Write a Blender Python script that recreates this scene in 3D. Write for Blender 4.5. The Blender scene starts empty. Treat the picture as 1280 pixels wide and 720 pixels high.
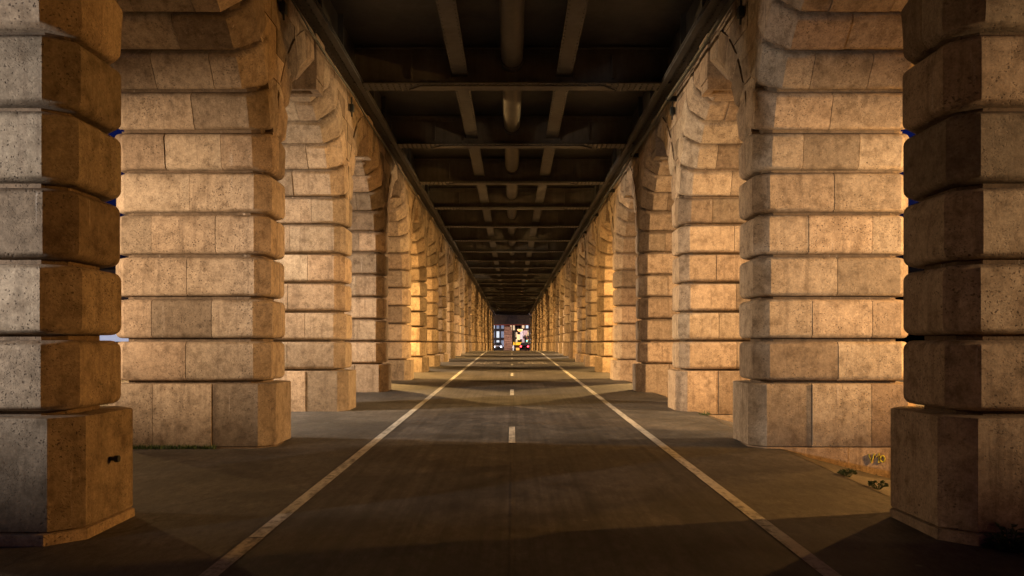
import bpy, bmesh, math, random
from mathutils import Vector, Matrix
random.seed(7)
R = math.radians
S = bpy.context.scene
COL = S.collection
H = 1.5                                   # eye height, the unit the photograph was measured in
def E(a): return 1.5 + a*H                # height a (in eye heights, from eye level) -> metres

# ------------------------------------------------------------------ helpers
class MB:
    def __init__(s): s.v=[]; s.f=[]; s.b=[]
    def add(s, vs, fs, blk=0.0):
        o=len(s.v); s.v+= [tuple(p) for p in vs]
        for f in fs: s.f.append([i+o for i in f]); s.b.append(blk)
    def box(s, x0,x1,y0,y1,z0,z1, blk=0.0, bev=0.0):
        if bev<=0:
            vs=[(x0,y0,z0),(x1,y0,z0),(x1,y1,z0),(x0,y1,z0),(x0,y0,z1),(x1,y0,z1),(x1,y1,z1),(x0,y1,z1)]
            s.add(vs,[(3,2,1,0),(4,5,6,7),(0,1,5,4),(1,2,6,5),(2,3,7,6),(3,0,4,7)],blk)
        else:
            bm=bmesh.new(); bmesh.ops.create_cube(bm,size=1)
            for v in bm.verts:
                v.co=Vector((x0+(v.co.x+.5)*(x1-x0), y0+(v.co.y+.5)*(y1-y0), z0+(v.co.z+.5)*(z1-z0)))
            bmesh.ops.bevel(bm,geom=bm.edges[:],offset=bev,segments=2,affect='EDGES',profile=.5)
            s.addbm(bm,blk)
    def addbm(s,bm,blk=0.0):
        bm.verts.index_update(); o=len(s.v)
        s.v+=[tuple(v.co) for v in bm.verts]
        for f in bm.faces: s.f.append([v.index+o for v in f.verts]); s.b.append(blk)
        bm.free()
    def tube(s, pts, rad, n=10, blk=0.0, caps=True):
        pts=[Vector(p) for p in pts]; rads = rad if isinstance(rad,(list,tuple)) else [rad]*len(pts)
        rings=[]; o=len(s.v)
        up=Vector((0,0,1))
        for i,p in enumerate(pts):
            d=(pts[min(i+1,len(pts)-1)]-pts[max(i-1,0)]).normalized()
            a=d.cross(up)
            if a.length<1e-3: a=d.cross(Vector((0,1,0)))
            a.normalize(); b=a.cross(d)
            rings.append([len(s.v)+k for k in range(n)])
            for k in range(n):
                t=2*math.pi*k/n
                s.v.append(tuple(p+(a*math.cos(t)+b*math.sin(t))*rads[i]))
        for i in range(len(pts)-1):
            for k in range(n):
                s.f.append([rings[i][k],rings[i][(k+1)%n],rings[i+1][(k+1)%n],rings[i+1][k]]); s.b.append(blk)
        if caps:
            s.f.append(rings[0][::-1]); s.b.append(blk); s.f.append(rings[-1]); s.b.append(blk)
    def lathe(s, prof, n=16, c=(0,0,0), blk=0.0):
        rings=[]
        for r,z in prof:
            rings.append([len(s.v)+k for k in range(n)])
            for k in range(n):
                t=2*math.pi*k/n; s.v.append((c[0]+r*math.cos(t),c[1]+r*math.sin(t),c[2]+z))
        for i in range(len(prof)-1):
            for k in range(n):
                s.f.append([rings[i][k],rings[i][(k+1)%n],rings[i+1][(k+1)%n],rings[i+1][k]]); s.b.append(blk)
        s.f.append(rings[0][::-1]); s.b.append(blk); s.f.append(rings[-1]); s.b.append(blk)
    def build(s, name, mat, parent=None, smooth=None, loc=None):
        me=bpy.data.meshes.new(name); me.from_pydata(s.v,[],s.f)
        a=me.attributes.new('blk','FLOAT','FACE'); a.data.foreach_set('value',s.b)
        if mat: me.materials.append(mat)
        if smooth:
            me.polygons.foreach_set('use_smooth',[True]*len(me.polygons))
            me.set_sharp_from_angle(angle=R(smooth))
        me.update()
        o=bpy.data.objects.new(name,me); COL.objects.link(o)
        if parent: o.parent=parent
        if loc: o.location=loc
        return o

def tag(o,label=None,cat=None,group=None,kind=None):
    if label: o['label']=label
    if cat: o['category']=cat
    if group: o['group']=group
    if kind: o['kind']=kind
    return o
def empty(name,loc,rz=0,label=None,cat=None,group=None):
    o=bpy.data.objects.new(name,None); o.empty_display_size=.3; COL.objects.link(o)
    o.location=loc; o.rotation_euler=(0,0,rz)
    return tag(o,label,cat,group)
def copy_tree(o,parent=None):
    c=o.copy(); COL.objects.link(c)
    if parent: c.parent=parent
    for ch in list(o.children): copy_tree(ch,c)
    return c

def offset_poly(pts, ds):
    n=len(pts); L=[]
    for i in range(n):
        a=Vector(pts[i]); b=Vector(pts[(i+1)%n]); d=(b-a).normalized(); nrm=Vector((-d.y,d.x))   # inward for CCW
        L.append((a+nrm*ds[i], d))
    out=[]
    for i in range(n):
        p,d=L[i-1]; q,e=L[i]
        den=d.x*e.y-d.y*e.x
        t=((q.x-p.x)*e.y-(q.y-p.y)*e.x)/den
        out.append((p.x+d.x*t,p.y+d.y*t))
    return out
def block(mb, pts, exposed, w0, w1, rad, mapf, blk, gap=.004, nq=4, mid=0, top=True, bottom=True, jit=.008, r2=None):
    """A dressed stone: plan polygon extruded along w; exposed faces rounded towards both beds."""
    prof=[]
    r2 = rad if r2 is None else r2
    for k in range(nq+1):
        a=math.pi/2*k/nq; prof.append((w0+rad*(1-math.cos(a)), rad*(1-math.sin(a))))
    for k in range(mid): prof.append((w0+rad+(w1-r2-w0-rad)*(k+1)/(mid+1),0))
    for k in range(nq+1):
        a=math.pi/2*(1-k/nq); prof.append((w1-r2*(1-math.cos(a)), r2*(1-math.sin(a))))
    j=[random.uniform(-jit,jit) for _ in pts]
    n=len(pts); rings=[]; vs=[]
    for w,d in prof:
        q=offset_poly(pts,[ (d+j[i]) if exposed[i] else gap for i in range(n)])
        rings.append([len(vs)+i for i in range(n)])
        vs+=[mapf(u,v,w) for u,v in q]
    fs=[rings[0][::-1],rings[-1][:]]
    for a,b in zip(rings,rings[1:]):
        for i in range(n): fs.append([a[i],a[(i+1)%n],b[(i+1)%n],b[i]])
    mb.add(vs,fs,blk)

# ------------------------------------------------------------------ materials
def newmat(name):
    m=bpy.data.materials.new(name); m.use_nodes=True
    nt=m.node_tree; b=nt.nodes['Principled BSDF']
    return m,nt,b
def N(nt,t,**k):
    n=nt.nodes.new(t)
    for a,v in k.items():
        if a in n.inputs.keys(): n.inputs[a].default_value=v
        else: setattr(n,a,v)
    return n
def ramp(nt,src,stops,interp='LINEAR'):
    r=nt.nodes.new('ShaderNodeValToRGB'); r.color_ramp.interpolation=interp
    el=r.color_ramp.elements
    while len(el)<len(stops): el.new(.5)
    for e,(p,c) in zip(el,stops):
        e.position=p; e.color=(c,c,c,1) if isinstance(c,(int,float)) else (*c,1)
    nt.links.new(src,r.inputs[0]); return r.outputs[0]
def mix(nt,a,b,f,mode='MIX'):
    m=nt.nodes.new('ShaderNodeMix'); m.data_type='RGBA'; m.blend_type=mode
    for s,v in ((m.inputs[0],f),(m.inputs[6],a),(m.inputs[7],b)):
        if isinstance(v,bpy.types.NodeSocket): nt.links.new(v,s)
        elif isinstance(v,(int,float)): s.default_value = v if s.type=='VALUE' else (v,v,v,1)
        else: s.default_value=(*v,1)
    return m.outputs[2]
def math_(nt,op,a,b=None,clamp=False):
    m=nt.nodes.new('ShaderNodeMath'); m.operation=op; m.use_clamp=clamp
    for s,v in zip(m.inputs,(a,b)):
        if v is None: continue
        if isinstance(v,bpy.types.NodeSocket): nt.links.new(v,s)
        else: s.default_value=v
    return m.outputs[0]
def pos(nt,scale=(1,1,1)):
    g=nt.nodes.new('ShaderNodeNewGeometry')
    if scale==(1,1,1): return g.outputs['Position']
    m=nt.nodes.new('ShaderNodeMapping'); m.inputs['Scale'].default_value=scale
    nt.links.new(g.outputs['Position'],m.inputs[0]); return m.outputs[0]
def noise(nt,vec,scale,detail=4,rough=.55):
    n=N(nt,'ShaderNodeTexNoise',Scale=scale,Detail=detail,Roughness=rough); nt.links.new(vec,n.inputs['Vector']); return n.outputs['Fac']
def simple(name,col,rough=.6,metal=0,emit=None,es=0):
    m,nt,b=newmat(name)
    v=noise(nt,pos(nt),6,5)
    c=mix(nt,tuple(x*.78 for x in col),tuple(min(1,x*1.15) for x in col),v)
    nt.links.new(c,b.inputs['Base Color']); b.inputs['Roughness'].default_value=rough; b.inputs['Metallic'].default_value=metal
    if emit: b.inputs['Emission Color'].default_value=(*emit,1); b.inputs['Emission Strength'].default_value=es
    return m

def stone_mat(name, warm=(.325,.245,.168), pale=(.385,.30,.215), dark=(.155,.108,.068)):
    m,nt,b=newmat(name)
    p=pos(nt)
    at=N(nt,'ShaderNodeAttribute',attribute_name='blk'); oi=nt.nodes.new('ShaderNodeObjectInfo')
    cm=N(nt,'ShaderNodeCombineXYZ'); nt.links.new(at.outputs['Fac'],cm.inputs[0]); nt.links.new(oi.outputs['Random'],cm.inputs[1])
    wn=N(nt,'ShaderNodeTexWhiteNoise',noise_dimensions='2D'); 
    nt.links.new(cm.outputs[0],wn.inputs['Vector'])
    big=noise(nt,p,1.3,6,.62); med=noise(nt,p,6,6,.65); fine=noise(nt,p,55,4,.7)
    c=mix(nt,warm,pale,ramp(nt,big,[(.32,0),(.68,1)]))
    c=mix(nt,c,dark,math_(nt,'MULTIPLY',ramp(nt,med,[(.47,0),(.70,1)]),.82))
    # per-stone tone and hue
    c=mix(nt,c,ramp(nt,wn.outputs['Value'],[(0,.58),(.3,.90),(.6,1.05),(1,1.32)]),1.0,'MULTIPLY')
    c=mix(nt,c,mix(nt,(1.06,.95,.86),(.95,1.02,1.05),wn.outputs['Color']),.6,'MULTIPLY')
    # rain streaks running down the faces
    st=noise(nt,pos(nt,(5,5,.35)),2.2,5,.6)
    c=mix(nt,c,(.15,.105,.07),math_(nt,'MULTIPLY',ramp(nt,st,[(.53,0),(.74,1)]),.66))
    wl=noise(nt,pos(nt,(9,9,.5)),1.4,5,.7)
    c=mix(nt,c,(.52,.44,.36),math_(nt,'MULTIPLY',ramp(nt,wl,[(.64,0),(.72,1)]),.6))
    # grain
    c=mix(nt,c,ramp(nt,fine,[(.25,.66),(.75,1.24)]),.85,'MULTIPLY')
    c=mix(nt,c,ramp(nt,noise(nt,p,17,4,.7),[(.3,.72),(.7,1.2)]),.9,'MULTIPLY')
    # pits of the limestone
    vo=N(nt,'ShaderNodeTexVoronoi',Scale=28,Randomness=1); 
    ps=pos(nt,(1,1,1.25)); 
    wv=N(nt,'ShaderNodeVectorMath',operation='ADD'); nn=N(nt,'ShaderNodeTexNoise',Scale=30,Detail=3); nt.links.new(ps,nn.inputs['Vector'])
    sc=N(nt,'ShaderNodeVectorMath',operation='SCALE'); sc.inputs['Scale'].default_value=.045; nt.links.new(nn.outputs['Color'],sc.inputs[0])
    nt.links.new(ps,wv.inputs[0]); nt.links.new(sc.outputs[0],wv.inputs[1]); nt.links.new(wv.outputs[0],vo.inputs['Vector'])
    pm=ramp(nt,vo.outputs['Distance'],[(.12,1),(.29,0)])
    dens=ramp(nt,noise(nt,p,2.7,5,.6),[(.40,0),(.58,1)])
    pit=math_(nt,'MULTIPLY',pm,dens)
    vo2=N(nt,'ShaderNodeTexVoronoi',Scale=60,Randomness=1); nt.links.new(wv.outputs[0],vo2.inputs['Vector'])
    pit2=math_(nt,'MULTIPLY',ramp(nt,vo2.outputs['Distance'],[(.15,1),(.32,0)]),ramp(nt,noise(nt,p,4.2,4,.6),[(.45,0),(.6,1)]))
    pit=math_(nt,'MAXIMUM',pit,math_(nt,'MULTIPLY',pit2,.7))
    c=mix(nt,c,(.10,.075,.055),math_(nt,'MULTIPLY',pit,.88))
    nt.links.new(c,b.inputs['Base Color']); b.inputs['Roughness'].default_value=.86; b.inputs['Specular IOR Level'].default_value=.25
    h=math_(nt,'SUBTRACT',math_(nt,'ADD',math_(nt,'MULTIPLY',med,.35),math_(nt,'MULTIPLY',fine,.16)),math_(nt,'MULTIPLY',pit,.55))
    bp=N(nt,'ShaderNodeBump',Strength=.62,Distance=.025); nt.links.new(h,bp.inputs['Height']); nt.links.new(bp.outputs[0],b.inputs['Normal'])
    return m
STONE=stone_mat('limestone')
CORE=stone_mat('limestone_bed',(.13,.092,.06),(.17,.12,.08),(.07,.05,.033))

def asphalt_mat(name,base,vary=.35,streak=True,patch=None):
    m,nt,b=newmat(name); p=pos(nt)
    big=noise(nt,p,.35,5,.6); med=noise(nt,p,2.2,5,.65); fine=noise(nt,p,140,3,.8)
    lo=tuple(x*(1-vary) for x in base); hi=tuple(x*(1+vary) for x in base)
    c=mix(nt,lo,hi,ramp(nt,big,[(.3,0),(.7,1)]))
    c=mix(nt,c,ramp(nt,med,[(.3,.8),(.7,1.16)]),.9,'MULTIPLY')
    if streak:
        s=noise(nt,pos(nt,(7,.12,1)),1.6,6,.65)
        c=mix(nt,c,ramp(nt,s,[(.34,.62),(.66,1.36)]),.9,'MULTIPLY')
    c=mix(nt,c,ramp(nt,fine,[(.3,.4),(.7,1.7)]),.9,'MULTIPLY')
    c=mix(nt,c,ramp(nt,noise(nt,pos(nt,(1,.4,1)),13,6,.8),[(.32,.5),(.68,1.45)]),.95,'MULTIPLY')
    c=mix(nt,c,ramp(nt,noise(nt,p,1.1,6,.7),[(.38,.68),(.62,1.25)]),.9,'MULTIPLY')
    # oil and gum spots
    vo=N(nt,'ShaderNodeTexVoronoi',Scale=1.7,Randomness=1); nt.links.new(p,vo.inputs['Vector'])
    c=mix(nt,c,tuple(x*2.6 for x in base),math_(nt,'MULTIPLY',ramp(nt,vo.outputs['Distance'],[(.035,1),(.05,0)]),.55))
    cr=N(nt,'ShaderNodeTexVoronoi',feature='DISTANCE_TO_EDGE',Scale=.55,Randomness=1)
    nz=N(nt,'ShaderNodeTexNoise',Scale=2.5,Detail=5); nt.links.new(p,nz.inputs['Vector'])
    va=N(nt,'ShaderNodeVectorMath',operation='ADD'); vs=N(nt,'ShaderNodeVectorMath',operation='SCALE'); vs.inputs['Scale'].default_value=.55
    nt.links.new(nz.outputs['Color'],vs.inputs[0]); nt.links.new(p,va.inputs[0]); nt.links.new(vs.outputs[0],va.inputs[1]); nt.links.new(va.outputs[0],cr.inputs['Vector'])
    crack=math_(nt,'MULTIPLY',ramp(nt,cr.outputs['Distance'],[(.0,1),(.012,0)]),ramp(nt,noise(nt,p,.5,3),[(.52,0),(.6,.8)]))
    c=mix(nt,c,tuple(x*.35 for x in base),crack)
    nt.links.new(c,b.inputs['Base Color']); 
    nt.links.new(ramp(nt,med,[(.3,.62),(.7,.85)]),b.inputs['Roughness']); b.inputs['Specular IOR Level'].default_value=.35
    bp=N(nt,'ShaderNodeBump',Strength=.5,Distance=.006); nt.links.new(fine,bp.inputs['Height']); nt.links.new(bp.outputs[0],b.inputs['Normal'])
    return m
ASPH=asphalt_mat('path_asphalt',(.051,.045,.042))
PAVE=asphalt_mat('pavement_asphalt',(.068,.062,.057),.25,False)
KERB=asphalt_mat('kerb_concrete',(.062,.053,.045),.3,False)

def paint_mat(name,col,wear=(.44,.60)):
    m,nt,b=newmat(name); p=pos(nt)
    w=noise(nt,p,14,8,.82); w2=noise(nt,pos(nt,(3,.6,1)),3,5,.7)
    f=math_(nt,'ADD',math_(nt,'MULTIPLY',w,.6),math_(nt,'MULTIPLY',w2,.4))
    f=ramp(nt,f,[(wear[0],0),(wear[1],1)])
    c=mix(nt,col,tuple(x*.72 for x in col),noise(nt,p,30,3))
    c=mix(nt,c,(.10,.09,.08),f)
    nt.links.new(c,b.inputs['Base Color']); b.inputs['Roughness'].default_value=.75
    return m
PAINT=paint_mat('road_paint',(.52,.50,.45),(.47,.60))
PAINT_WORN=paint_mat('road_paint_worn',(.50,.45,.38),(.44,.58))
def steel_mat(name,col):
    m,nt,b=newmat(name); p=pos(nt)
    a=noise(nt,p,1.6,6,.65); f=noise(nt,p,18,5,.7)
    c=mix(nt,tuple(x*.65 for x in col),tuple(x*1.35 for x in col),ramp(nt,a,[(.3,0),(.7,1)]))
    c=mix(nt,c,(.10,.05,.025),math_(nt,'MULTIPLY',ramp(nt,f,[(.6,0),(.75,1)]),.5))
    st=noise(nt,pos(nt,(6,6,.5)),1.5,4,.6); c=mix(nt,c,ramp(nt,st,[(.3,.7),(.7,1.2)]),.7,'MULTIPLY')
    nt.links.new(c,b.inputs['Base Color']); b.inputs['Roughness'].default_value=.55; b.inputs['Specular IOR Level'].default_value=.4
    bp=N(nt,'ShaderNodeBump',Strength=.25,Distance=.01); nt.links.new(f,bp.inputs['Height']); nt.links.new(bp.outputs[0],b.inputs['Normal'])
    return m
STEEL=steel_mat('painted_steel',(.066,.064,.062))
STEEL_W=steel_mat('girder_web_steel',(.105,.098,.092))
STEEL_D=steel_mat('dark_steel',(.046,.045,.045))  # darker tone of the painted steel, for deck and edge girders
PIPE=steel_mat('rusty_pipe',(.046,.042,.039))
IRON=steel_mat('cast_iron',(.03,.035,.032))
LEAF=simple('weed_leaf',(.055,.095,.03),.55)
GRASSM=simple('grass_blade',(.075,.12,.035),.6)
GRAFF=simple('yellow_chalk',(.62,.55,.06),.9)

# ------------------------------------------------------------------ the ground
def g(y):
    if y<=51: return .0152*y
    t=min(y,69)-51
    z=.0152*51+.0152*t-(.0152+.0088)/36*t*t
    if y>69: z-=.0088*(min(y,420)-69)
    return z
YS=[-60,-30,-15,0,6,12,20,30,40,46]+list(range(50,72,2))+[76,85,100,120,140,170,210,260,330,420,700,1200,2500]
def sheet(name,mat,prof,ys=YS,lift=0.0,kind='structure',jitter=0):
    mb=MB(); k=len(prof); vs=[]
    for y in ys:
        for x,dz in prof: vs.append((x,y,g(y)+dz+lift))
    fs=[]
    for i in range(len(ys)-1):
        for j in range(k-1): fs.append((i*k+j,i*k+j+1,(i+1)*k+j+1,(i+1)*k+j))
    mb.add(vs,fs); o=mb.build(name,mat); o['kind']=kind; return o
sheet('ground',PAVE,[(-1500,-.12),(-60,-.12),(-6.0,-.12),(-5.99,0),(-3,0),(0,0),(3.40,0),(3.42,-.03),(5.35,-.52),(8.0,-.52),(60,-.52),(1500,-.52)])
XL,XR=-1.231*H,1.30*H
sheet('cycle_path',ASPH,[(XL-.04,0),(0,0),(XR+.04,0)],[y for y in YS if y<=140],.004)
sheet('kerb_strip',KERB,[(3.402,-.001),(3.66,-.075),(3.68,-.12)],[y for y in YS if y<=140],.004)
def ysub(a,b,n): return [a+(b-a)*i/n for i in range(n+1)]
sheet('edge_line',PAINT,[(XL-.056,0),(XL+.056,0)],[5.95]+[y for y in YS if 6<y<=120],.008)
sheet('edge_line_worn',PAINT_WORN,[(XL-.06,0),(XL+.06,0)],[-15,0,5.93],.008)
sheet('edge_line',PAINT,[(XR-.056,0),(XR+.056,0)],[4.9]+[y for y in YS if 6<y<=120],.008)
sheet('edge_line_worn',PAINT_WORN,[(XR-.06,0),(XR+.06,0)],[-15,0,4.88],.008)
for i in range(10):
    a=7.3*H+i*5.37*H
    sheet('centre_dash',PAINT if i else PAINT_WORN,[(-.045,0),(.045,0)],ysub(a,a+1.22*H,3),.008)
sheet('centre_seam',KERB,[(-.012,0),(.012,0)],[y for y in YS if 0<=y<=60],.0065)
# worn transverse stencil across both lanes (broken slabs of paint)
mb=MB(); rr=random.Random(3)
for s in (-1,1):
    for k in range(9):
        x=s*(.32+k*.155); 
        for y0,y1 in ((37.0,38.2),(38.6,39.4)):
            if rr.random()<.25: continue
            w=.05+rr.random()*.03; a=y0+rr.random()*.4; b_=y1-rr.random()*.3
            mb.add([(x-w,a,g(a)+.009),(x+w,a,g(a)+.009),(x+w,b_,g(b_)+.009),(x-w,b_,g(b_)+.009)],[(0,1,2,3)])
o=mb.build('stencil_marking',PAINT_WORN); o['kind']='structure'

# ------------------------------------------------------------------ stone piers
IN,OUT=2.087*H,3.44*H
W=OUT-IN; XC=(IN+OUT)/2; T=.65*H; CH=.118*H; D=3.17*H; Y1=4.19*H
CZ=[.027+.3615*k for k in range(-1,5)]          # beds of the courses, in eye heights
CZ[0]=-.345
SPR=CZ[-1]
def octo(ix,iy,c):                               # half sizes -> chamfered plan, CCW
    return [(-ix+c,-iy),(ix-c,-iy),(ix,-iy+c),(ix,iy-c),(ix-c,iy),(-ix+c,iy),(-ix,iy-c),(-ix,-iy+c)]
ident=lambda u,v,w:(u,v,w)
def split_course(mb,ix,iy,c,z0,z1,joints,rad,r2=None,gap=.004,nq=4):
    xs=[-ix]+joints+[ix]
    for k in range(len(xs)-1):
        a,b=xs[k],xs[k+1]; pts=[]; ex=[]
        # front edge left->right, right side, back edge, left side
        if k==0: pts+=[(a+c,-iy)]
        else: pts+=[(a,-iy)]
        ex.append(1)
        if k==len(xs)-2: pts+=[(b-c,-iy),(b,-iy+c),(b,iy-c),(b-c,iy)]; ex+=[1,1,1,1]
        else: pts+=[(b,-iy),(b,iy)]; ex+=[0,1]
        if k==0: pts+=[(a+c,iy),(a,iy-c),(a,-iy+c)]; ex+=[1,1,1]
        else: pts+=[(a,iy)]; ex+=[0]
        # ex currently is per edge starting at pts[0]; last edge closes the loop
        block(mb,pts,ex[:len(pts)],z0,z1,rad,ident,random.random(),gap=gap,r2=r2,nq=nq)
def jx(v): return XC-v*H                          # distance from the axis (eye heights) -> local x (inner face at +x)
JA=[jx(3.05),jx(2.547)]; JB=[jx(2.78)]
GR=.021                                           # half the open bed joint
def make_pier_meshes(tall):
    m1=MB()                                       # plinth
    e=.045*H; top=E(CZ[1])-GR if tall else E(CZ[0])-.004
    zb=E(-.885)
    split_course(m1,W/2+e,T/2+e,CH+.01,zb+.004,top,JA,.018,gap=.0035,nq=2)
    m2=MB()                                       # courses of the shaft
    for k in range(1 if tall else 0,5):
        z0=E(CZ[k])+GR+(.012 if k==0 else 0); z1=E(CZ[k+1])-GR
        split_course(m2,W/2,T/2,CH,z0,z1,[x+random.uniform(-.05,.05) for x in (JB if k%2==0 else JA)],.070)
    m3=MB()                                       # the bed between the courses
    p=octo(W/2-.13,T/2-.13,CH-.05)
    block(m3,p,[0]*8,(E(CZ[1]) if tall else E(CZ[0]))-.05,E(SPR)+.05,.001,ident,.5,gap=0,nq=1)
    m4=MB()                                       # footing below the plinth
    split_course(m4,W/2+e+.006,T/2+e+.006,CH+.01,-.9,zb-.004,[jx(2.85)],.012,gap=.003,nq=2)
    return m1,m2,m3,m4
def proto_pier(tall):
    root=empty('stone_pier',(0,0,0))
    m1,m2,m3,m4=make_pier_meshes(tall)
    m1.build('plinth',STONE,root,28); m2.build('shaft',STONE,root,28); m3.build('bed_core',CORE,root); m4.build('footing',STONE,root,28)
    return root
ORD=['','first','second','third','fourth','fifth','sixth','seventh','eighth','ninth','tenth','eleventh','twelfth']
LOOK={('left',1):'nearest rusticated stone pier in left row, grey face with orange side and metal peg',
 ('right',1):'nearest rusticated stone pier in right row, dark brown, weed at its base',
 ('left',2):'second stone pier in left row, broad brightly lit face, grass at its foot',
 ('right',2):'second stone pier in right row, brightly lit face, yellow chalk writing on its footing',
 ('left',3):'third stone pier in left row, grey lit face behind the brightest left pier',
 ('right',3):'third stone pier in right row, warm lit face behind the brightest right pier'}
P={False:proto_pier(False),True:proto_pier(True)}; used={False:False,True:False}
PIERS={}
NP=30
def pier(side,n):
    tall=n>=9; s=-1 if side=='left' else 1
    o=P[tall] if not used[tall] else copy_tree(P[tall]); used[tall]=True
    y=Y1+(n-1)*D; z=g(y)
    o.location=(s*XC,y,z); o.rotation_euler=(0,0,0 if s<0 else math.pi)
    for c in o.children: c.location=(0,0,-z)
    if (side,n) in LOOK: lab=LOOK[side,n]
    elif n<1: lab='stone pier of the %s row standing level with or behind the viewer'%side
    elif n<=12: lab='%s stone pier from the front in the %s row%s'%(ORD[n],side,', block base without a groove' if tall else ', grooved courses on a low base')
    else: lab='small far stone pier of the %s row beyond the twelfth, towards the street end'%side
    tag(o,lab,'pier','rusticated stone piers of the two arcades'); PIERS[side,n]=o
    return o

# ------------------------------------------------------------------ arches between the piers
A=(D-T)/2; EL=1.063; NV=13; REXT=1.70*H; HALF=D/2
def amap(u,v,w):                                   # u across, v radius, w arc length on the intrados
    th=w/A
    return (u, -v*math.cos(th), E(SPR)+v*math.sin(th)*EL)
def proto_arch():
    root=empty('stone_arch',(0,0,0))
    ring=MB(); step=math.pi*A/NV
    for i in range(NV):
        if i==NV//2: continue
        w0=i*step; w1=w0+step; g0=GR if i>0 else GR; 
        th=(w0+w1)/2/A
        c=CH+.075*H*math.sin(th)
        def mp(u,v,w):
            # pull the back of each voussoir to the pier centre plane / extrados
            th=w/A
            if v>REXT-.2:
                lim=min(REXT,(HALF-.002)/max(abs(math.cos(th)),1e-4)); v=lim
            return amap(u,v,w)
        ix=W/2
        xs=[-ix]+([.1] if i%2 else [-.3,.42])+[ix]
        for k in range(len(xs)-1):
            a,b=xs[k],xs[k+1]
            # polygon in (u,v): intrados at v=A, faces to REXT ; CCW
            pts=[];ex=[]
            if k==0: pts+=[(a,A+c),(a+c,A)]; ex+=[1,1]
            else: pts+=[(a,A)]; ex+=[1]
            if k==len(xs)-2: pts+=[(b-c,A),(b,A+c),(b,REXT)]; ex+=[1,1,0]
            else: pts+=[(b,A),(b,REXT)]; ex+=[0,0]
            pts+=[(a,REXT)]; ex+=[1 if k==0 else 0]
            # edges: recompute flags in order
            n=len(pts); flags=[]
            for q in range(n):
                p0,p1=pts[q],pts[(q+1)%n]
                back=abs(p0[1]-REXT)<1e-6 and abs(p1[1]-REXT)<1e-6
                joint=abs(p0[0]-p1[0])<1e-6 and ((abs(p0[0]-b)<1e-6 and k<len(xs)-2) or (abs(p0[0]-a)<1e-6 and k>0))
                flags.append(0 if (back or joint) else 1)
            block(ring,pts,flags,w0+GR,w1-GR,.07,mp,random.random(),gap=.004,mid=2)
    ring.build('voussoir_ring',STONE,root,28)
    core=MB(); ix=W/2-.13; ns=30; sec=[(-ix,A+.2),(-ix+.1,A+.13),(ix-.1,A+.13),(ix,A+.2)]
    vs=[];fs=[];n=6
    for i in range(ns+1):
        th=math.pi*i/ns; lim=min(REXT-.04,(HALF-.05)/max(abs(math.cos(th)),1e-4))
        for u,v in sec+[(ix,lim),(-ix,lim)]: vs.append(amap(u,v,th*A))
    for i in range(ns):
        for k in range(n): fs.append((i*n+k,i*n+(k+1)%n,(i+1)*n+(k+1)%n,(i+1)*n+k))
    core.add(vs,fs,.4); core.build('bed_core',CORE,root)
    # keystone: hangs a little lower, with a framed sunk panel on its underside
    ks=MB(); t0=6*step+GR; t1=7*step-GR; ix=W/2+.02
    v0=A-.13
    def kb(u0,u1,wa,wb,va,vb,rad=.012):
        block(ks,[(u0,va),(u1,va),(u1,vb),(u0,vb)],[1,1,0,1],wa,wb,rad,amap,.63,nq=2,jit=0)
    kb(-ix,ix,t0-.03,t1+.03,A+.02,REXT+.03,.03)
    fr=.10
    kb(-ix+.02,ix-.02,t0-.02,t0+fr,v0,A+.04); kb(-ix+.02,ix-.02,t1-fr,t1+.02,v0,A+.04)
    kb(-ix+.02,-ix+.02+fr*1.3,t0+fr+.002,t1-fr-.002,v0,A+.04); kb(ix-.02-fr*1.3,ix-.02,t0+fr+.002,t1-fr-.002,v0,A+.04)
    ko=ks.build('keystone',STONE,root,28)
    bo=MB(); prof=[(.02,-.10),(.12,-.085),(.20,-.045),(.235,0),(.235,.05)]
    bo.lathe(prof,16,(ix-.55,0,E(SPR)+(A+.02)*EL-.02)); bo.build('boss',STONE,ko,40)
    # flat ashlar spandrel above the ring
    sp=MB(); fx=W/2-.022; ztop=E(3.30)-.004
    rows=[ztop-.0]+[]
    nseg=28
    def ext(y):                                    # height of the ring's back at offset y
        r=REXT-.26
        return E(SPR)+math.sqrt(max(r*r-min(abs(y),r)**2,0))*EL
    rowh=.36
    zz=ztop; k=0
    while zz>E(SPR)+.3:
        zl=zz-rowh
        cuts=[-HALF+.002]+[ -HALF+.6*(j+.5*(k%2)) for j in range(1,9) if abs(-HALF+.6*(j+.5*(k%2)))<HALF-.1]+[HALF-.002]
        for a,b in zip(cuts,cuts[1:]):
            n=6; col=[a+(b-a)*q/n for q in range(n+1)]
            lo=[max(zl+.005,ext(y)) for y in col]
            blk=random.random(); j=random.uniform(-.006,.006)
            for q in range(n):
                if lo[q]>=zz-.01 and lo[q+1]>=zz-.01: continue
                y0=col[q]+(.005 if q==0 else 0); y1=col[q+1]-(.005 if q==n-1 else 0)
                l0=min(lo[q],zz-.006); l1=min(lo[q+1],zz-.006)
                x0,x1=-fx+j,fx-j
                sp.add([(x0,y0,l0),(x1,y0,l0),(x1,y1,l1),(x0,y1,l1),(x0,y0,zz-.005),(x1,y0,zz-.005),(x1,y1,zz-.005),(x0,y1,zz-.005)],
                       [(3,2,1,0),(4,5,6,7),(0,1,5,4),(1,2,6,5),(2,3,7,6),(3,0,4,7)],blk)
        zz=zl; k+=1
    sp.build('spandrel',STONE,root)
    bk=MB(); xx=fx-.03
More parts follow.
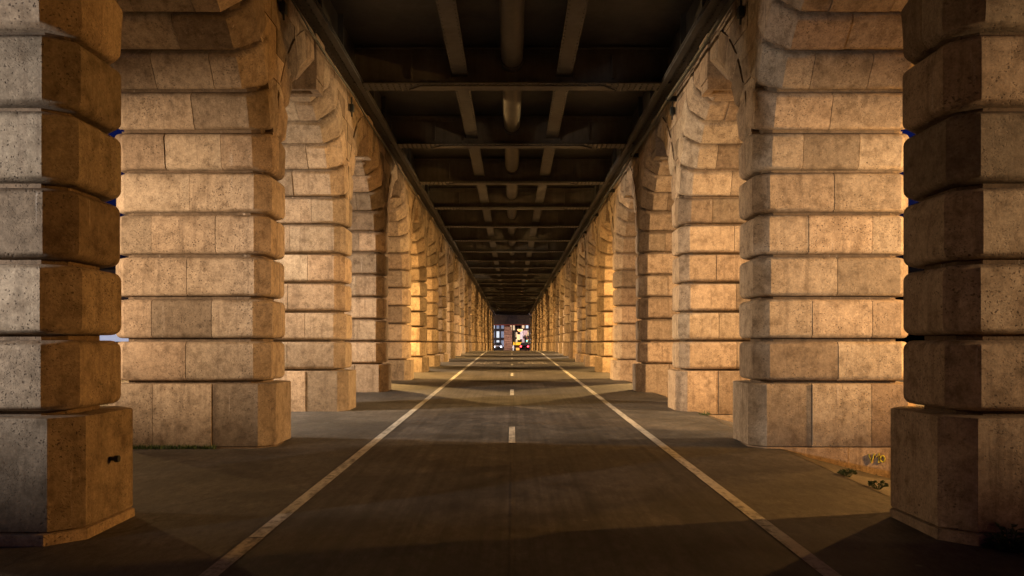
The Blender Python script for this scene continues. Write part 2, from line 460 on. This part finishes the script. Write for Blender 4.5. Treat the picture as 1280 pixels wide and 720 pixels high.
    for q in range(40):
        y0=-HALF+.003+(D-.006)*q/40; y1=-HALF+.003+(D-.006)*(q+1)/40
        l0,l1=[min(max(ext(y)+.02,E(SPR)+.35),ztop-.04) for y in (y0,y1)]
        bk.add([(-xx,y0,l0),(xx,y0,l0),(xx,y1,l1),(-xx,y1,l1),(-xx,y0,ztop-.03),(xx,y0,ztop-.03),(xx,y1,ztop-.03),(-xx,y1,ztop-.03)],
               [(3,2,1,0),(4,5,6,7),(0,1,5,4),(2,3,7,6)],.5)
    bk.build('spandrel_core',CORE,root)
    return root
AP=proto_arch(); aused=[False]
def arch(side,n):                                  # between pier n and n+1
    s=-1 if side=='left' else 1
    o=AP if not aused[0] else copy_tree(AP); aused[0]=True
    o.location=(s*XC,Y1+(n-.5)*D,0); o.rotation_euler=(0,0,0 if s<0 else math.pi)
    if n<1: lab='stone arch of the %s arcade level with or behind the viewer'%side
    elif n==1: lab='nearest stone arch of the %s arcade, joining its first and second piers'%side
    elif n<=11: lab='stone arch joining the %s row\'s %s and %s piers'%(side,ORD[n],ORD[n+1])
    else: lab='small far stone arch of the %s arcade beyond its twelfth pier'%side
    tag(o,lab,'arch','stone arches joining the piers'); return o
for side in ('left','right'):
    for n in range(-1,NP+1): pier(side,n)
    for n in range(-1,NP): arch(side,n)

# small things fixed to or written on the nearest stones
pl=[c for c in PIERS['left',1].children if c.name.startswith('plinth')][0]
mb=MB(); yy=-.02; zz=.62; xi=W/2+.045*H
mb.tube([(xi-.03,yy,zz),(xi+.055,yy,zz)],.017,10); mb.tube([(xi+.045,yy,zz),(xi+.075,yy,zz)],.026,10)
mb.build('metal_peg',IRON,pl,40)
mb=MB(); mb.box(xi-.02,xi+.004,yy-.03,yy+.03,zz+.20,zz+.33); mb.build('hole_patch',CORE,pl)  # dark flat patch, its colour stands in for a small shaded hole
ft=[c for c in PIERS['right',2].children if c.name.startswith('footing')][0]
mb=MB()
yf=T/2+.045*H+.006+.004                            # right piers are turned: local +y faces the camera
def stroke(pts):                                    # world x -> local -x
    c=PIERS['right',2].location
    mb.tube([(-(x-c.x),yf,z) for x,z in pts],.008,6)
gx,gz=3.09*H,E(-.975)
stroke([(gx-.10,gz+.05),(gx-.065,gz-.06),(gx-.03,gz+.055)])
stroke([(gx-.005,gz+.01),(gx+.03,gz+.06),(gx+.025,gz-.06)]); 
stroke([(gx+.075+.028*math.cos(t*.5),gz-.01+.042*math.sin(t*.5)) for t in range(14)])
mb.build('chalk_writing',GRAFF,ft)

# ------------------------------------------------------------------ plants at the foot of the piers
def leafy(mb,c,n,rad,hgt,ls,rnd):
    for i in range(n):
        a=rnd.uniform(0,2*math.pi); r=rad*math.sqrt(rnd.random()); z=hgt*rnd.random()*(1-.6*r/rad)
        p=Vector((c[0]+r*math.cos(a),c[1]+r*math.sin(a),c[2]+z+.01))
        if i%4==0: mb.tube([(c[0]+.3*r*math.cos(a),c[1]+.3*r*math.sin(a),c[2]-.02),tuple(p)],.004,4)
        d=Vector((math.cos(a+rnd.uniform(-1,1)),math.sin(a+rnd.uniform(-1,1)),rnd.uniform(-.2,.9))).normalized()
        s=d.cross(Vector((0,0,1))); s=s.normalized() if s.length>.01 else Vector((1,0,0)); l=ls*rnd.uniform(.6,1.3)
        up=s.cross(d)*l*.15
        mb.add([p,p+d*l*.5+s*l*.3+up,p+d*l,p+d*l*.5-s*l*.3+up,p+d*l*.5-up],[(0,4,1),(4,2,1),(0,3,4),(4,3,2)])
def blades(mb,x0,x1,y0,y1,n,hh,rnd,zoff=0):
    for i in range(n):
        x=rnd.uniform(x0,x1); y=rnd.uniform(y0,y1); z=g(y)+zoff; l=hh*rnd.uniform(.4,1.2); a=rnd.uniform(0,6.28); b=rnd.uniform(0,.6)
        dx,dy=math.cos(a)*.008,math.sin(a)*.008; tx,ty=math.sin(a)*l*b,-math.cos(a)*l*b
        mb.add([(x-dx,y-dy,z-.01),(x+dx,y+dy,z-.01),(x+dx*.6+tx*.4,y+dy*.6+ty*.4,z+l*.6),(x+tx,y+ty,z+l)],[(0,1,2),(0,2,3)])
rnd=random.Random(11)
yfr=lambda n:Y1+(n-1)*D-T/2-.045*H
def gr(x):                                          # extra ground height on the right bank
    return 0 if x<3.42 else (-.03-(min(x,5.35)-3.42)*.2539)
x=2.55*H*.99; x=580/1030*3.72*H
mb=MB(); leafy(mb,(3.42,yfr(1)-.07,g(yfr(1))-.02),220,.14,.19,.05,rnd); tag(mb.build('weed',LEAF),'bushy green weed growing at the foot of the nearest right pier','weed')
mb=MB(); blades(mb,-4.85,-3.75,yfr(2)-.09,yfr(2)-.0,420,.055,rnd); tag(mb.build('grass_tuft',GRASSM),'low strip of green grass along the foot of the second left pier','grass')
for k,(xx,yy,n,rd,lab) in enumerate([(3.50,8.6,60,.07,'tiny green weed on the right kerb, the farther of two before the second pier'),(3.53,7.95,60,.07,'tiny dark weed on the right kerb, the nearer of two before the second pier'),(3.42,14.6,40,.09,'bright little green plant beside the third right pier')]):
    mb=MB(); leafy(mb,(xx,yy,g(yy)-.01),n,rd,.06,.04,rnd); tag(mb.build('weed',LEAF),lab,'weed','weeds growing along the right kerb')

# ------------------------------------------------------------------ steel deck overhead
HG=E(3.27)                                          # underside of the cross girders
def rivets(mb,xs,ys,z,r=.024,down=True):
    for x in xs:
        for y in ys:
            n=6; s=-1 if down else 1
            vs=[(x+r*math.cos(t*math.pi/3),y+r*math.sin(t*math.pi/3),z) for t in range(n)]+[(x+.6*r*math.cos(t*math.pi/3),y+.6*r*math.sin(t*math.pi/3),z+s*r*.7) for t in range(n)]
            mb.add(vs,[(t,(t+1)%n,(t+1)%n+n,t+n) for t in range(n)]+[tuple(range(n,2*n))])
def frange(a,b,st):
    o=[]; x=a
    while x<=b+1e-6: o.append(x); x+=st
    return o
def proto_girder():
    root=empty('steel_girder',(0,0,0)); wx=2.0*H; fw=.22
    m=MB(); m.box(-wx,wx,-fw,fw,HG,HG+.03)
    rivets(m,frange(-wx+.06,wx-.06,.115),(-fw+.05,fw-.05,-.06,.06),HG)
    m.build('bottom_flange',STEEL,root)
    m=MB(); cx=1.16*H
    m.add([(-cx,-fw+.09,HG-.026),(cx,-fw+.09,HG-.026),(cx+.25,fw-.09,HG-.026),(-cx-.25,fw-.09,HG-.026),(-cx,-fw+.09,HG-.001),(cx,-fw+.09,HG-.001),(cx+.25,fw-.09,HG-.001),(-cx-.25,fw-.09,HG-.001)],
          [(3,2,1,0),(4,5,6,7),(0,1,5,4),(1,2,6,5),(2,3,7,6),(3,0,4,7)])
    m.build('cover_plate',STEEL,root)
    m=MB(); zt=E(3.76); m.box(-wx,wx,-.012,.012,HG+.03,zt)
    for s in (-1,1):
        y0,y1=sorted((s*.012,s*.10)); m.box(-wx,wx,y0+ .0005,y1,HG+.031,HG+.05); y0,y1=sorted((s*.0125,s*.03)); m.box(-wx,wx,y0,y1,HG+.05,HG+.14)
        y0,y1=sorted((s*.0125,s*.10)); m.box(-wx,wx,y0,y1,zt-.02,zt-.001); y0,y1=sorted((s*.0125,s*.03)); m.box(-wx,wx,y0,y1,zt-.12,zt-.021)
        for x in (-1.28*H,-.66*H-.2,.66*H+.2,1.28*H):
            y0,y1=sorted((s*.0125,s*.09)); m.box(x-.012,x+.012,y0,y1,HG+.142,zt-.122)
    # rivet heads on the angles
    for s in (-1,1):
        for x in frange(-wx+.06,wx-.06,.13):
            for z in (HG+.10,zt-.075):
                r=.016; y=s*.03
                m.add([(x-r,y,z-r),(x+r,y,z-r),(x+r,y,z+r),(x-r,y,z+r),(x,y+s*.014,z)],[(0,1,4),(1,2,4),(2,3,4),(3,0,4)])
    m.build('web',STEEL_W,root)
    return root
GP=proto_girder(); gu=False
for n in range(0,NP+1):
    o=copy_tree(GP) if gu else GP; gu=True
    o.location=(0,Y1+(n-1)*D,0)
    lab=('riveted steel cross girder overhead carried by the %s pair of stone piers'%ORD[n] if 1<=n<=12 else
         ('riveted steel cross girder overhead behind the viewer' if n<1 else 'small far steel cross girder overhead beyond the twelfth pair of piers'))
    tag(o,lab,'girder','steel cross girders under the deck')
YA,YB=-4.0,Y1+(NP-1)*D+1.0
def ibeam(mb,x,wd,z0,z1,ya,yb,t=.02):
    mb.box(x-wd/2,x+wd/2,ya,yb,z0,z0+t); mb.box(x-.01,x+.01,ya,yb,z0+t,z1)
for s,nm in ((-1,'left'),(1,'right')):
    m=MB()
    for n in range(0,NP):
        y0=Y1+(n-1)*D+.014; y1=y0+D-.028
        ibeam(m,s*.66*H,.30,E(3.40),E(3.76),y0,y1)
        rivets(m,(s*.66*H-.12,s*.66*H+.12),frange(y0+.1,y1-.1,.16),E(3.40),.014)
    tag(m.build('steel_stringer',STEEL),'long steel stringer running overhead just %s of the central pipe'%nm,'stringer','stringers beside the central pipe')
    root=empty('edge_girder',(s*2.0*H,0,0),0,'dark steel edge girder along the top of the %s stone arcade'%nm,'girder','edge girders over the arcades')
    m=MB(); a,b=sorted((s*1.885*H-s*2.0*H,s*2.14*H-s*2.0*H))
    m.box(a,b,YA,YB,E(3.30),E(3.30)+.03); 
    rivets(m,(-.10,.02,.12),frange(2,60,.16),E(3.30),.016); m.build('flange',STEEL_D,root)
    m=MB(); m.box(-.012+s*.02,.012+s*.02,YA,YB,E(3.30)+.031,E(3.80))
    for n in range(0,NP):
        for q in (.33,.67):
            y=Y1+(n-1+q)*D; a,b=sorted((s*.02-s*.013,s*.02-s*.11)); m.box(a,b,y-.01,y+.01,E(3.30)+.032,E(3.78))
    m.build('web',STEEL_D,root)
    m=MB(); a,b=sorted((-s*.06,-s*.16)); m.box(a,b,YA,YB,E(3.30)-.05,E(3.30)-.002); m.build('lower_angle',STEEL_D,root)
m=MB()
for n in range(0,NP):
    y0=Y1+(n-1)*D+.014; y1=y0+D-.028
    m.tube([(0,y0,E(3.58)),(0,y1,E(3.58))],.205,20)
    for q in (.06,.94): m.tube([(0,y0+(y1-y0)*q-.04,E(3.58)),(0,y0+(y1-y0)*q+.04,E(3.58))],.225,20)
tag(m.build('drain_pipe',PIPE,None,40),'thick rusty round pipe running overhead along the centre of the deck','pipe')
root=empty('steel_deck',(0,0,E(3.77)),0,'dark steel deck plates covering the passage overhead','deck')
m=MB()
for n in range(-1,NP):
    y0=Y1+(n-1)*D
    for s in (-1,1):
        a,b=sorted((s*.03,s*2.02*H)); m.box(a,b,y0+.005,y0+D/2-.005,.012,.03); m.box(a,b,y0+D/2+.005,y0+D-.005,.016,.034)
m.build('plate',STEEL_D,root)
m=MB(); m.box(-OUT-.9,OUT+.9,YA-6,YB,.04,.5); m.build('roadbed',STEEL_D,root)
# cornice blocks closing the wall head between arcade and deck
# conduit on the right, cables on the left
def along(x,z,ya,yb,sag,st=.6,amp=.0,seed=0):
    rr=random.Random(seed); pts=[]
    for y in frange(ya,yb,st):
        ph=((y-Y1)/D)%1; pts.append((x+rr.uniform(-amp,amp),y,z-sag*math.sin(math.pi*ph)**2+rr.uniform(-amp,amp)))
    return pts
m=MB(); m.tube(along(2.0*H,E(3.12),4,125,.03),.035,8)
for n in range(1,28):
    y=Y1+(n-1)*D; m.box(2.0*H-.045,2.087*H+.08,y-.02,y+.02,E(3.12)-.05,E(3.12)+.05)
tag(m.build('conduit',IRON,None,40),'dark conduit pipe clipped along the top of the right arcade','conduit')
m=MB(); m.tube(along(2.04*H,E(3.19),4,125,.02,amp=.006,seed=4),.018,6)
tag(m.build('cable',IRON,None,40),'thin dark cable above the conduit on the right arcade','cable')
m=MB(); m.tube(along(-2.05*H,E(3.20),4,125,.04,amp=.008,seed=5),.016,6); m.tube(along(-2.03*H,E(3.165),4,125,.06,amp=.008,seed=6),.012,6)
tag(m.build('cable',IRON,None,40),'pair of thin dark cables along the top of the left arcade','cable')
def junction(name,x,y,z,lab):
    m=MB(); m.box(x-.04,x+.04,y-.06,y+.06,z-.07,z+.07,bev=.01); m.tube([(x,y,z-.07),(x,y+.02,z-.16)],.016,6); m.tube([(x,y-.03,z+.06),(x,y-.03,z+.2)],.016,6)
    return tag(m.build(name,IRON,None,30),lab,'junction box','junction boxes on the arcades')
junction('junction_box',-2.06*H,Y1+D+.1,E(3.02),'dark junction box above the second left pier')
junction('junction_box',-2.06*H,Y1+2*D+.1,E(3.02),'dark junction box above the third left pier')
junction('junction_box',2.06*H,Y1+D+.1,E(2.98),'dark junction box above the second right pier')
junction('junction_box',2.06*H,Y1+2*D+.1,E(2.98),'dark junction box above the third right pier')

# ------------------------------------------------------------------ street lamps on the roadways outside
def glow(name,col,es): return simple(name,(.8,.8,.8),.4,0,col,es)
def street_lamp(x,y,zt,col,watt,lab,face,kind='street_lamp',grp='street lamps on the roadways outside the arcades'):
    zb=g(y)-(.52 if x>5 else (.12 if x<-6 else 0))
    root=empty(kind,(x,y,zb),0,lab,'street lamp',grp)
    m=MB(); hh=zt-zb
    m.lathe([(.16,0),(.16,.25),(.11,.32),(.09,.9),(.075,1.0),(.055,hh+.15),(.03,hh+.2)],12); m.build('post',IRON,root,40)
    m=MB(); m.tube([(0,0,hh+.05),(face*.35,0,hh+.33),(face*.75,0,hh+.3),(face*.9,0,hh+.2)],.028,8); m.build('arm',IRON,root,40)
    m=MB(); m.lathe([(.06,.26),(.16,.22),(.31,.12),(.33,0),(.32,0),(.295,.10),(.14,.16)],16,(face*.9,0,hh)); hd=m.build('hood',IRON,root,40)
    m=MB(); m.lathe([(.02,.11),(.10,.115),(.13,.13),(.13,.15)],16,(face*.9,0,hh)); m.build('lens',glow('lens_glow',col,30),hd,40)
    l=bpy.data.lights.new('lamp_light','POINT'); l.energy=watt; l.color=col; l.shadow_soft_size=.16
    lo=bpy.data.objects.new('lamp_light',l); COL.objects.link(lo); lo.parent=root; lo.location=(face*.9,0,hh+.015)
    return root
PINK=(1.0,.72,.47); ORNG=(1.0,.47,.11); WARM=(1.0,.67,.36); WHITE=(1.0,.82,.66); AMB=(1.0,.58,.20)
hid_l='street lamp on the roadway hidden behind the left arcade'; hid_r='street lamp on the roadway hidden behind the right arcade'
LAMPS=[
 # x/H, y/H, height/H above eye, colour, watts
 (8.6,6.0,1.4,ORNG,6800), (-8.6,5.4,1.6,WARM,1300),  # left lamp added to brighten the right piers' inner faces
 (-10.5,12.9,1.8,AMB,2200), (10.5,12.9,1.7,ORNG,4800),
 (-5.6,18.2,1.6,AMB,10000), (5.6,18.0,1.6,AMB,8800),
 (-6.5,25.5,1.6,WARM,8000), (6.5,25.5,1.6,AMB,8000),
 (-6.5,34,1.7,AMB,11500), (6.5,34,1.7,WARM,11500),
 (-6.5,43,1.9,AMB,13000), (6.5,43,1.9,AMB,11000),
 (-6.5,53,2.0,AMB,16000), (6.5,53,2.0,AMB,13000),
 (-6.5,65,2.0,AMB,17000), (6.5,65,2.0,AMB,15000),
 (-6.5,80,2.0,AMB,18000), (6.5,80,2.0,AMB,18000),
]
for x,y,z,c,w in LAMPS:
    street_lamp(x*H+(-.9 if x<0 else .9)*0,y*H,E(z),c,w,hid_l if x<0 else hid_r,1 if x<0 else -1)

def floodlight(x,y,z,aim,col,watt,lab,cone=46):
    zb=g(y)-(.52 if x>5 else .12)
    root=empty('floodlight',(x,y,zb),0,lab,'floodlight','floodlights aimed at the nearest piers')
    m=MB(); m.lathe([(.10,0),(.10,.06),(.035,.08),(.03,z-zb-.14)],12); m.build('post',IRON,root,40)
    d=(Vector(aim)-Vector((x,y,z))).normalized(); q=d.to_track_quat('-Z','Y')
    hd=MB(); hd.lathe([(.10,.16),(.17,.12),(.17,0),(.15,0),(.12,.09)],16); ho=hd.build('housing',IRON,root,40); ho.location=(0,0,z-zb); ho.rotation_mode='QUATERNION'; ho.rotation_quaternion=q
    l=bpy.data.lights.new('flood_light','SPOT'); l.energy=watt; l.color=col; l.shadow_soft_size=.12; l.spot_size=R(cone); l.spot_blend=.95
    lo=bpy.data.objects.new('flood_light',l); COL.objects.link(lo); lo.parent=ho; lo.location=(0,0,-.01)
floodlight(-6.0*H,4.3*H,2.6,(-2.95*H,7.0*H,E(.75)),PINK,3050,'floodlight on a low post outside the left row, shining on its second pier')
floodlight(6.0*H,4.3*H,2.6,(2.95*H,7.0*H,E(.75)),WARM,3300,'floodlight on a low post outside the right row, shining on its second pier')

floodlight(-7.6*H,8.6*H,4.3,(-2.6*H,10.7*H,E(.0)),(1.0,.80,.60),9800,'floodlight on a post outside the left row, shining on its third and fourth piers',84)
floodlight(7.6*H,8.6*H,4.3,(2.6*H,10.7*H,E(.0)),WARM,8000,'floodlight on a post outside the right row, shining on its third and fourth piers',84)
floodlight(-6.0*H,1.13*H,2.6,(-2.95*H,3.85*H,E(.64)),(1.0,.93,.87),3400,'floodlight on a low post outside the left row, shining on its nearest pier',40)
floodlight(6.0*H,1.13*H,2.6,(2.95*H,3.85*H,E(.66)),WARM,1550,'floodlight on a low post outside the right row, shining on its nearest pier',40)

# ------------------------------------------------------------------ the street at the far end
YE=160.0
def px(x,y): return (x-640)*y/1030
def pz(v,y): return 1.5+(428.7-v)*y/1030
# striped stone pillar on the axis
root=empty('stone_pillar',(px(635,YE),YE,g(YE)),0,'pinkish banded stone pillar standing in the street at the far end','pillar')
PINKST=stone_mat('pink_stone',(.42,.25,.18),(.47,.31,.24),(.24,.13,.09))
m=MB(); w=.78; z=0
while z<3.7:
    block(m,[(-w,-w),(w,-w),(w,w),(-w,w)],[1]*4,z,z+.40,.03,ident,random.random(),nq=2); z+=.44
m.build('shaft',PINKST,root,30)
m=MB(); m.box(-w+.1,w-.1,-w+.1,w-.1,-.3,z-.05); m.build('bed_core',CORE,root)
m=MB(); block(m,[(-w+.1,-w+.1),(w-.1,-w+.1),(w-.1,w-.1),(-w+.1,w-.1)],[1]*4,z,z+.7,.05,ident,.2,nq=2); m.build('cap',PINKST,root,30)
# steel viaduct crossing beyond
root=empty('viaduct_span',(0,172,E(0)),0,'dark steel viaduct span crossing above the far street','viaduct')
m=MB(); zz=pz(406.5,172)-1.5; m.box(-9,9,-1,1,zz,zz+1.7); m.box(-9,9,-1.3,1.3,zz+1.72,zz+2.6)
for x in range(-9,10): m.box(x-.03,x+.03,-1.06,-1.001,zz+.05,zz+1.65)
m.build('girder',steel_mat('viaduct_paint',(.10,.075,.062)),root)
m=MB(); m.box(-9,9,-1.12,-1.005,zz-.05,zz+.10); m.build('red_strip',simple('red_strip',(.3,.06,.04),.5,0,(1,.15,.06),.12),root)
# buildings
def facade(name,x0,x1,y,z1,mat,lab,cols,rows,wm,zb,wz=.55,gl=None):
    root=empty(name,((x0+x1)/2,y,g(y)),0,lab,'building')
    hw=(x1-x0)/2
    m=MB(); m.box(-hw,hw,0,8,-.5,z1-g(y)); m.build('wall',mat,root)
    m=MB(); m.box(-hw-.15,hw+.15,-.2,8.2,z1-g(y)+.003,z1-g(y)+.3); m.build('roof',IRON,root)
    cw=2*hw/cols; rh=(z1-g(y)-zb)/rows; rr=random.Random(hash(cols*13+rows))
    for i in range(cols):
        for j in range(rows):
            xa=-hw+cw*(i+.2); xb=-hw+cw*(i+.8); za=zb+rh*(j+.15); zb2=za+rh*.7
            m=MB(); m.box(xa-.06,xb+.06,-.05,-.002,za-.06,zb2+.06); f=m.build('window',simple('window_frame',(.3,.3,.32)),root) if (i,j)==(0,0) else m.build('window',bpy.data.materials['window_frame'],root)
            m=MB(); m.box(xa,xb,-.07,-.052,za,zb2); m.build('pane',wm[rr.randrange(len(wm))],f)
    return root
BL=glow('pane_blue',(.36,.56,.9),.32); BW=glow('pane_white',(.8,.9,1.0),.9); WW=glow('pane_warm',(1.0,.66,.38),.9); PKP=glow('pane_pink',(1,.62,.66),.5); DK=simple('pane_dark',(.05,.06,.08),.1)
facade('glass_building',px(608,200),px(631,200),200,9.0,simple('blue_wall',(.22,.25,.33)),'bluish glass fronted building lit white and blue, left of the far pillar',4,4,[BL,BL,BW,DK],.6)
facade('plaster_building',px(637,210),px(651,210),210,8.0,simple('grey_wall',(.33,.28,.29)),'grey plaster building with small windows right of the far pillar',4,4,[DK,DK,WW,PKP],1.4)
facade('corner_building',px(651.5,196),px(676,196),196,8.5,simple('pink_wall',(.40,.28,.28)),'pinkish corner building at the right of the far street',5,4,[PKP,WW,DK,BW],1.2)
bb=facade('riverside_building',-78,-40,118,12,simple('dusk_wall',(.16,.16,.19)),'long low building with bright white windows seen between the two nearest left piers',9,4,[DK,WW,DK,DK],3.2)
m=MB(); m.box(-18,18,-.07,-.002,1.3,2.5); m.build('shop_window',glow('shop_glow',(.62,.72,1.0),.5),bb)
# orange street lamp over the far road
street_lamp(px(650,150)-.9,150,pz(412,150),(1.0,.52,.10),500,'bright orange street lamp hanging over the far road',1,grp='street lamps')
lamp=[o for o in COL.objects if o.name.startswith('lens')][-1]
m=MB(); m.lathe([(.05,-.42),(.3,-.34),(.48,-.12),(.52,0),(.4,.05)],14,(px(650,150),150,pz(412,150)+.02)); bl=m.build('lamp_globe',glow('globe_glow',(1.0,.38,.05),1.9),None,40)
bl.parent=lamp.parent.parent; bl.matrix_parent_inverse=Matrix.Translation(-lamp.parent.parent.location)
street_lamp(-5.2,150,5.2,(1.0,.72,.6),3500,'added lamp lighting the far pillar hidden behind the left arcade end',1)  # unseen lamp added to light the far pillar
street_lamp(5.2,150,5.2,(1.0,.66,.5),1800,'added lamp lighting the far pillar hidden behind the right arcade end',-1)  # its unseen counterpart on the right, also added for the pillar
# yellow shop sign on a post, kiosk, bollards, lights
def sign(name,xc,y,w,z0,z1,col,es,lab,cat):
    root=empty(name,(xc,y,g(y)),0,lab,cat); zb=g(y)
    m=MB(); m.tube([(0,.1,0),(0,.1,z1-zb)],.05,8); m.build('post',IRON,root)
    m=MB(); m.box(-w/2,w/2,-.06,.06,z0-zb,z1-zb,bev=.02); m.build('panel',glow(name+'_glow',col,es),root)
    return root
sign('lit_sign',px(648,158),158,.62,pz(425,158),pz(418,158),(1.0,.55,.03),.75,'yellow illuminated sign on a post below the far orange lamp','sign')
sign('white_sign',px(651.8,162),162,.5,pz(424,162),pz(414,162),(1.0,.78,.82),.55,'narrow white illuminated panel right of the yellow sign','sign')
sign('poster_panel',px(657,164),164,.75,pz(419,164),pz(413,164),(1.0,.5,.52),.45,'pink illuminated panel near the far right pier row','sign')
root=empty('kiosk',(px(647,156),156,g(156)),0,'street kiosk with a yellow awning beside the far pillar','kiosk')
zb=g(156); za=pz(430.5,156)-zb
m=MB(); m.box(-.55,.55,.1,1.3,0,za+.15); m.build('cabin',simple('kiosk_brown',(.18,.09,.05)),root)
m=MB(); m.add([(-.85,-.5,za-.12),(.8,-.5,za-.12),(.8,.5,za+.3),(-.85,.5,za+.3),(-.85,-.5,za+.02),(.8,-.5,za+.02),(.8,.5,za+.42),(-.85,.5,za+.42)],[(3,2,1,0),(4,5,6,7),(0,1,5,4),(1,2,6,5),(2,3,7,6),(3,0,4,7)])
m.build('awning',simple('awning_yellow',(.75,.45,.03),.7,0,(1,.6,.04),.5),root)
m=MB(); m.box(-.3,.45,.03,.097,.05,.5); m.build('counter',simple('counter_orange',(.7,.35,.06),.6,0,(1,.5,.1),.6),root)
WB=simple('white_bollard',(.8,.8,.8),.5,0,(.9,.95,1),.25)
for k,xx in enumerate((641.6,643.8)):
    m=MB(); m.lathe([(.10,0),(.10,.85),(.07,.95),(.02,1.0)],12); o=m.build('bollard',WB,None,40,(px(xx,154),154,g(154)))
    tag(o,('white bollard nearest the far pillar','white bollard just left of the yellow kiosk')[k],'bollard','white bollards by the kiosk')
root=empty('traffic_light',(px(658.5,152),152,g(152)),0,'traffic light glowing green by the far right pier row','traffic light')
zb=g(152); m=MB(); m.tube([(0,0,0),(0,0,pz(422,152)-zb)],.05,8); m.build('post',IRON,root)
zc=pz(424,152)-zb; m=MB(); m.box(-.17,.17,-.2,-.04,zc-.5,zc+.5,bev=.03); m.build('housing',IRON,root)
for dz,mt in ((.32,simple('lens_red_off',(.2,.02,.02))),(0,simple('lens_amber_off',(.2,.12,.02))),(-.3,glow('lens_green',(.05,.9,.55),4))):
    m=MB(); m.tube([(0,-.24,zc+dz),(0,-.201,zc+dz)],.115,12); m.build('lens',mt,root)
# cars
CARP=simple('car_dark',(.04,.04,.05),.25); TYRE=simple('tyre',(.02,.02,.02),.8); GLASS=simple('car_glass',(.03,.035,.04),.08)
CARL=simple('car_silver',(.25,.26,.29),.3)
def car(x,y,rz,body,lab,front,rear):
    root=empty('car',(x,y,g(y)),rz,lab,'car','cars at the far crossing')
    sec=[(-2.05,.35,.72),(-1.95,.25,.95),(-1.2,.22,1.0),(-.95,.22,1.02),(.75,.22,1.0),(1.75,.25,.85),(2.05,.35,.65)]   # y(front +), z0, z1
    m=MB(); vs=[];fs=[]
    for yy,z0,z1 in sec:
        hw=.84 if abs(yy)<1.9 else .76
        vs+=[(-hw+.05,yy,z0),(hw-.05,yy,z0),(hw,yy,z0+.2),(hw,yy,z1-.1),(hw-.1,yy,z1),(-hw+.1,yy,z1),(-hw,yy,z1-.1),(-hw,yy,z0+.2)]
    n=8
    for i in range(len(sec)-1):
        for k in range(n): fs.append((i*n+k,(i+1)*n+k,(i+1)*n+(k+1)%n,i*n+(k+1)%n))
    fs+= [tuple(range(n)),tuple(range((len(sec)-1)*n,len(sec)*n))[::-1]]
    m.add(vs,fs)
    # roof on pillars
    rf=[(-1.35,1.42),(.25,1.45)]
    m.add([(-.58,-1.3,1.40),(.58,-1.3,1.40),(.58,.2,1.43),(-.58,.2,1.43),(-.55,-1.25,1.46),(.55,-1.25,1.46),(.55,.15,1.48),(-.55,.15,1.48)],[(3,2,1,0),(4,5,6,7),(0,1,5,4),(1,2,6,5),(2,3,7,6),(3,0,4,7)])
    m.build('body',body,root,30)
    m=MB(); m.add([(-.76,-1.85,.96),(.76,-1.85,.96),(.76,1.1,.98),(-.76,1.1,.98),(-.60,-1.28,1.41),(.60,-1.28,1.41),(.60,.22,1.41),(-.60,.22,1.41)],[(3,2,1,0),(4,5,6,7),(0,1,5,4),(1,2,6,5),(2,3,7,6),(3,0,4,7)]); m.build('windows',GLASS,root)
    for sx in (-1,1):
        for yy in (-1.25,1.3):
            m=MB(); m.tube([(sx*.68,yy,.31),(sx*.86,yy,.31)],.31,18); wv=m.build('wheel',TYRE,root,40)
            m=MB(); m.tube([(sx*.862,yy,.31),(sx*.875,yy,.31)],.19,14); m.build('rim',CARL,wv,40)
        if front: m=MB(); m.tube([(sx*.6,1.98,.68),(sx*.6,2.09,.68)],.13,12); m.build('headlight',front,root)
        m=MB(); m.box(sx*.64-.13,sx*.64+.13,-2.08,-1.97,.66,.86,bev=.02); m.build('tail_light',rear,root)
    m=MB(); m.box(-.26,.26,-2.075,-2.03,.42,.53); m.build('number_plate',simple('plate_white',(.6,.6,.55)),root)
HL=glow('headlight_glow',(.72,.80,1.0),12); TL=glow('tail_glow',(1,.03,.05),14); TO=simple('tail_off',(.2,.01,.01),.3)
car(px(654,150)+.2,150,0,CARP,'dark car with red tail lights driving away at the far crossing',None,TL)
car(px(622.3,147),147,math.pi,CARL,'oncoming car with dazzling bluish headlights at the far crossing',HL,TO)

# ------------------------------------------------------------------ sky, camera, render
w=bpy.data.worlds.new('World'); S.world=w; w.use_nodes=True
nt=w.node_tree; bg=nt.nodes['Background']
sk=nt.nodes.new('ShaderNodeTexSky'); sk.sky_type='NISHITA'; sk.sun_disc=False; sk.sun_elevation=R(-1.0); sk.sun_rotation=R(200)
nt.links.new(mix(nt,sk.outputs[0],(.22,.42,4.2),1.0,'MULTIPLY'),bg.inputs[0]); bg.inputs[1].default_value=.036
cam=bpy.data.cameras.new('Camera'); co=bpy.data.objects.new('Camera',cam); COL.objects.link(co); S.camera=co
co.location=(0,0,1.5); co.rotation_euler=(math.pi/2,0,0)
cam.sensor_width=36; cam.lens=36*1030/1280; cam.shift_y=(428.7-360)/1280; cam.clip_end=5000; cam.clip_start=.05
S.view_settings.view_transform='Standard'; S.view_settings.look='None'; S.view_settings.exposure=0; S.view_settings.gamma=1
S.cycles.use_denoising=True; S.cycles.max_bounces=4; S.cycles.diffuse_bounces=3; S.cycles.sample_clamp_indirect=6
try: S.cycles.denoiser='OPENIMAGEDENOISE'
except Exception: pass
